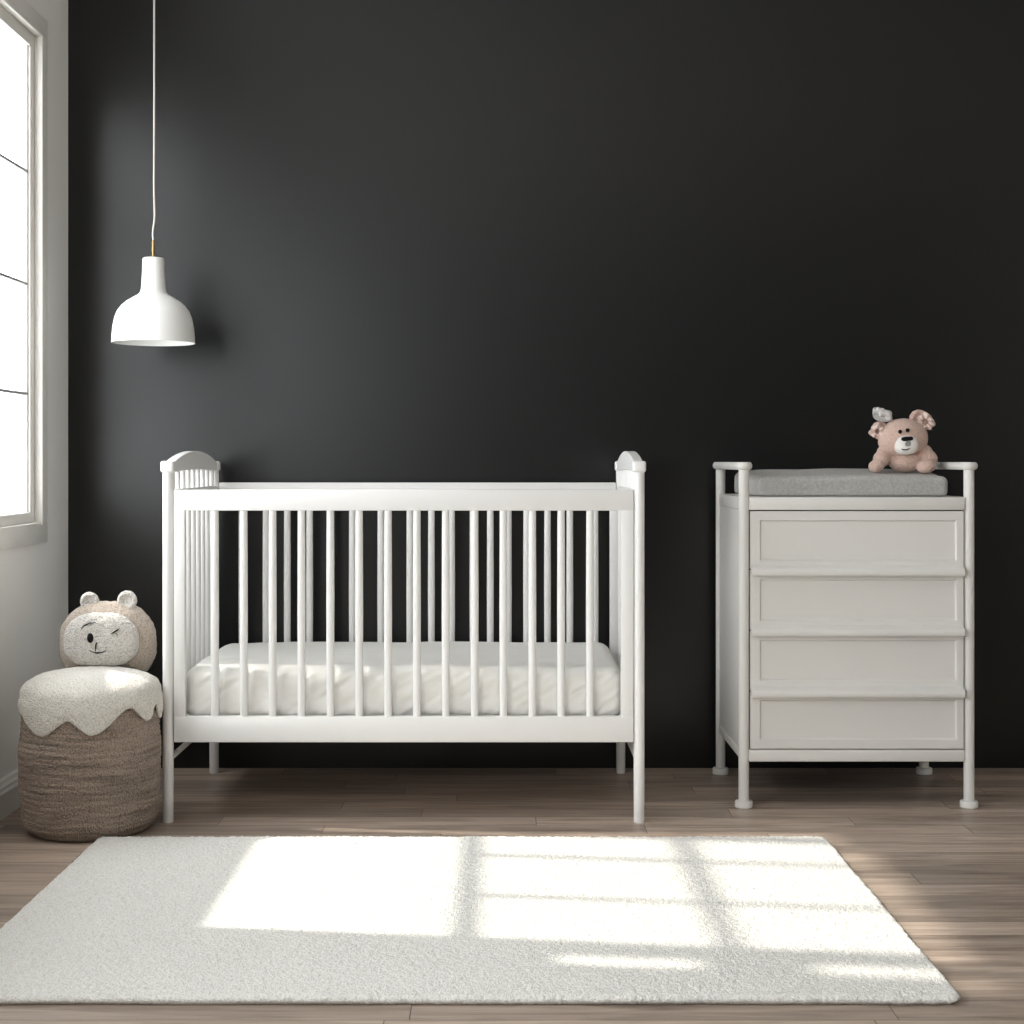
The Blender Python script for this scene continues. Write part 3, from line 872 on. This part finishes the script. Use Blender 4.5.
MB().lathe(LX, LY, [(0, zl(240)), (.0035, zl(240.2)), (.0055, zl(242)), (.0055, zl(245)), (.0045, zl(246)), (.0060, zl(247.5)), (.0060, zl(251)), (.0048, zl(252)), (.0048, zl(256)), (.0075, zl(256.6)), (.0075, zl(258.4)), (0, zl(258.5))][::-1], 20).build('stem', M['brass'], pend)
cp = []
for px_, py_ in ((154.2, -116), (154.2, 0), (154.2, 120), (154.0, 190), (154.6, 212), (154.4, 220), (153.2, 229), (152.8, 235), (153.4, 240.5)):
    cp.append(W(px_, py_, LY))
cp[0].z = ZC-.02
# smooth the path
q = []
for i in range(len(cp)-1):
    p0, p1, p2, p3 = cp[max(i-1, 0)], cp[i], cp[i+1], cp[min(i+2, len(cp)-1)]
    for k in range(6):
        t = k/6
        lin = p1.lerp(p2, t)
        hh = .5*((2*p1)+(-p0+p2)*t+(2*p0-5*p1+4*p2-p3)*t*t+(-p0+3*p1-3*p2+p3)*t*t*t)
        q.append(Vector((hh.x, LY, lin.z)))
q.append(cp[-1])
MB().tube(q, .0031, 10).build('cord', M['cord'], pend, smooth=60)
MB().lathe(cp[0].x, LY, [(0, ZC), (.05, ZC), (.05, ZC-.012), (.02, ZC-.028), (0, ZC-.03)][::-1], 32).build('ceiling_rose', M['lamp'], pend)

# ------------------------------------------------------------------ rug
def rug():
    x0, x1, y0, y1 = -1.119, .884, 2.900, 4.145
    NX, NY = 560, 350; H = .019
    hx, hy = (x1-x0)/2, (y1-y0)/2; cx, cy = (x0+x1)/2, (y0+y1)/2
    vs = []; fs = []
    rc = .022
    def wob(a, s): return .0035*noise.noise(Vector((a*5, s, 0)))+.0022*noise.noise(Vector((a*45, s, 3)))+.0018*noise.noise(Vector((a*160, s, 9)))
    def place(u, v, z):
        x, y = u*hx, v*hy
        ix, iy = max(-hx+rc, min(hx-rc, x)), max(-hy+rc, min(hy-rc, y))
        d = Vector((x-ix, y-iy))
        if d.length > 1e-6 and abs(d.x) > 0 and abs(d.y) > 0:
            d = d.normalized()*max(abs(d.x), abs(d.y))
        x, y = ix+d.x, iy+d.y
        e = max(abs(u), abs(v))
        x += wob(y, 1 if x > 0 else 2)*(abs(u)**8); y += wob(x, 5 if y > 0 else 6)*(abs(v)**8)
        return Vector((cx+x, cy+y, z))
    for j in range(NY+1):
        v = j/NY*2-1
        for i in range(NX+1):
            u = i/NX*2-1
            p = place(u, v, 0)
            ed = min((1-abs(u))*hx, (1-abs(v))*hy)
            roll = 1-max(0, 1-ed/.012)**2
            n1 = noise.noise(Vector((p.x*110, p.y*110, 0)))
            n2 = noise.noise(Vector((p.x*38, p.y*38, 7)))
            n3 = noise.noise(Vector((p.x*6, p.y*6, 2)))
            z = .010+(H-.010)*roll+(.0026*n1+.0014*n2+.0010*n3+random.uniform(-.0006, .0006))
            p.z = z
            p.x += .0012*noise.noise(Vector((p.x*150, p.y*150, 20))); p.y += .0012*noise.noise(Vector((p.x*150, p.y*150, 30)))
            vs.append(p)
    for j in range(NY):
        for i in range(NX):
            a = j*(NX+1)+i; fs.append((a, a+1, a+NX+2, a+NX+1))
    # rim down to the floor
    loop = [i for i in range(NX+1)]+[j*(NX+1)+NX for j in range(1, NY+1)]+[NY*(NX+1)+i for i in range(NX-1, -1, -1)]+[j*(NX+1) for j in range(NY-1, 0, -1)]
    o = len(vs)
    for a in loop:
        q = vs[a].copy(); d = Vector((q.x-cx, q.y-cy, 0)); q.z = .0005
        q.x -= .009*(1 if d.x > 0 else -1)*(abs(d.x) > hx-.02); q.y -= .009*(1 if d.y > 0 else -1)*(abs(d.y) > hy-.02); vs.append(q)
    n = len(loop)
    for k in range(n):
        l = (k+1) % n; fs.append((loop[k], o+k, o+l, loop[l]))
    fs.append(tuple(o+k for k in range(n))[::-1])
    m = MB(); m.add(vs, fs)
    return m.build('rug', M['rug'], smooth=180, origin=(cx, cy, 0))
tag(rug(), 'large rectangular cream wool rug with short pile on the wooden floor', 'rug')

# ------------------------------------------------------------------ unseen house added outside to keep the sun off the far window
nb = thing('sun_blocker', (-9.2, 8.4, -.3), None, None); nb['kind'] = 'structure'
HR = -math.atan(.12)
def hb(mb):
    for v in mb.v:
        x, y = v.x+7.0, v.y-5.19
        v.x, v.y = -7.0+x*math.cos(HR)-y*math.sin(HR), 5.19+x*math.sin(HR)+y*math.cos(HR)
    return mb
hb(MB().box(-11.4, -7.0, 5.19, 11.6, -.3, 8.4)).build('wall', M['stucco'], nb, smooth=0)
rf = MB(); rf.add([(-11.7, 5.19, 8.4), (-6.9, 5.19, 8.4), (-9.2, 5.19, 9.6), (-11.7, 11.9, 8.4), (-6.9, 11.9, 8.4), (-9.2, 11.9, 9.6)],
         [(0, 1, 2), (3, 5, 4), (0, 3, 4, 1), (1, 4, 5, 2), (2, 5, 3, 0)])
hb(rf).build('blocker_roof', M['slate'], nb, smooth=0)
for z in (1, 3.8, 6.3):
    for y in (6.2, 8.2, 10.0):
        hb(MB().rbox(-7.0, -6.95, y, y+1.0, z, z+1.4, .02)).build('blocker_shutter', M['bar'], nb)

# ------------------------------------------------------------------ light
wd = bpy.data.worlds.new('World'); SC.world = wd; wd.use_nodes = True
bg = wd.node_tree.nodes['Background']
bg.inputs['Color'].default_value = (.965, .975, 1.0, 1)
bg.inputs['Strength'].default_value = 8.5

def portal(op):
    y0, y1, z0, z1 = op
    l = bpy.data.lights.new('window_portal', 'AREA'); l.shape = 'RECTANGLE'
    l.size = z1-z0; l.size_y = y1-y0
    l.cycles.is_portal = True
    o = bpy.data.objects.new('window_portal', l); COL.objects.link(o)
    o.location = (XL-WT-.02, (y0+y1)/2, (z0+z1)/2)
    o.rotation_euler = (0, -PI/2, 0)     # faces +X, into the room
for o in (OP1, OP2, OP3): portal(o)

K = 1.034
d = Vector((K, -.12*K, -1)).normalized()
sun = bpy.data.lights.new('sun', 'SUN'); sun.energy = 5.5; sun.angle = math.radians(1.3); sun.color = (1.0, .93, .83)
so = bpy.data.objects.new('sun', sun); COL.objects.link(so)
so.rotation_euler = d.to_track_quat('-Z', 'Y').to_euler(); so.location = (-5, 5, 6)

# ------------------------------------------------------------------ camera
cam = bpy.data.cameras.new('camera'); co = bpy.data.objects.new('camera', cam); COL.objects.link(co)
co.location = (0, 0, CAMZ); co.rotation_euler = (PI/2, 0, 0)
cam.sensor_width = 36; cam.lens = F/1024*36
cam.shift_x = (512-CX)/1024; cam.shift_y = -(512-HY)/1024
SC.camera = co

vsx = SC.view_settings
vsx.view_transform = 'Standard'; vsx.look = 'None'; vsx.gamma = 1; vsx.use_curve_mapping = False
vsx.exposure = -.11
SC.cycles.use_denoising = True
SC.cycles.max_bounces = 10; SC.cycles.diffuse_bounces = 6; SC.cycles.transparent_max_bounces = 16
SC.cycles.sample_clamp_indirect = 6
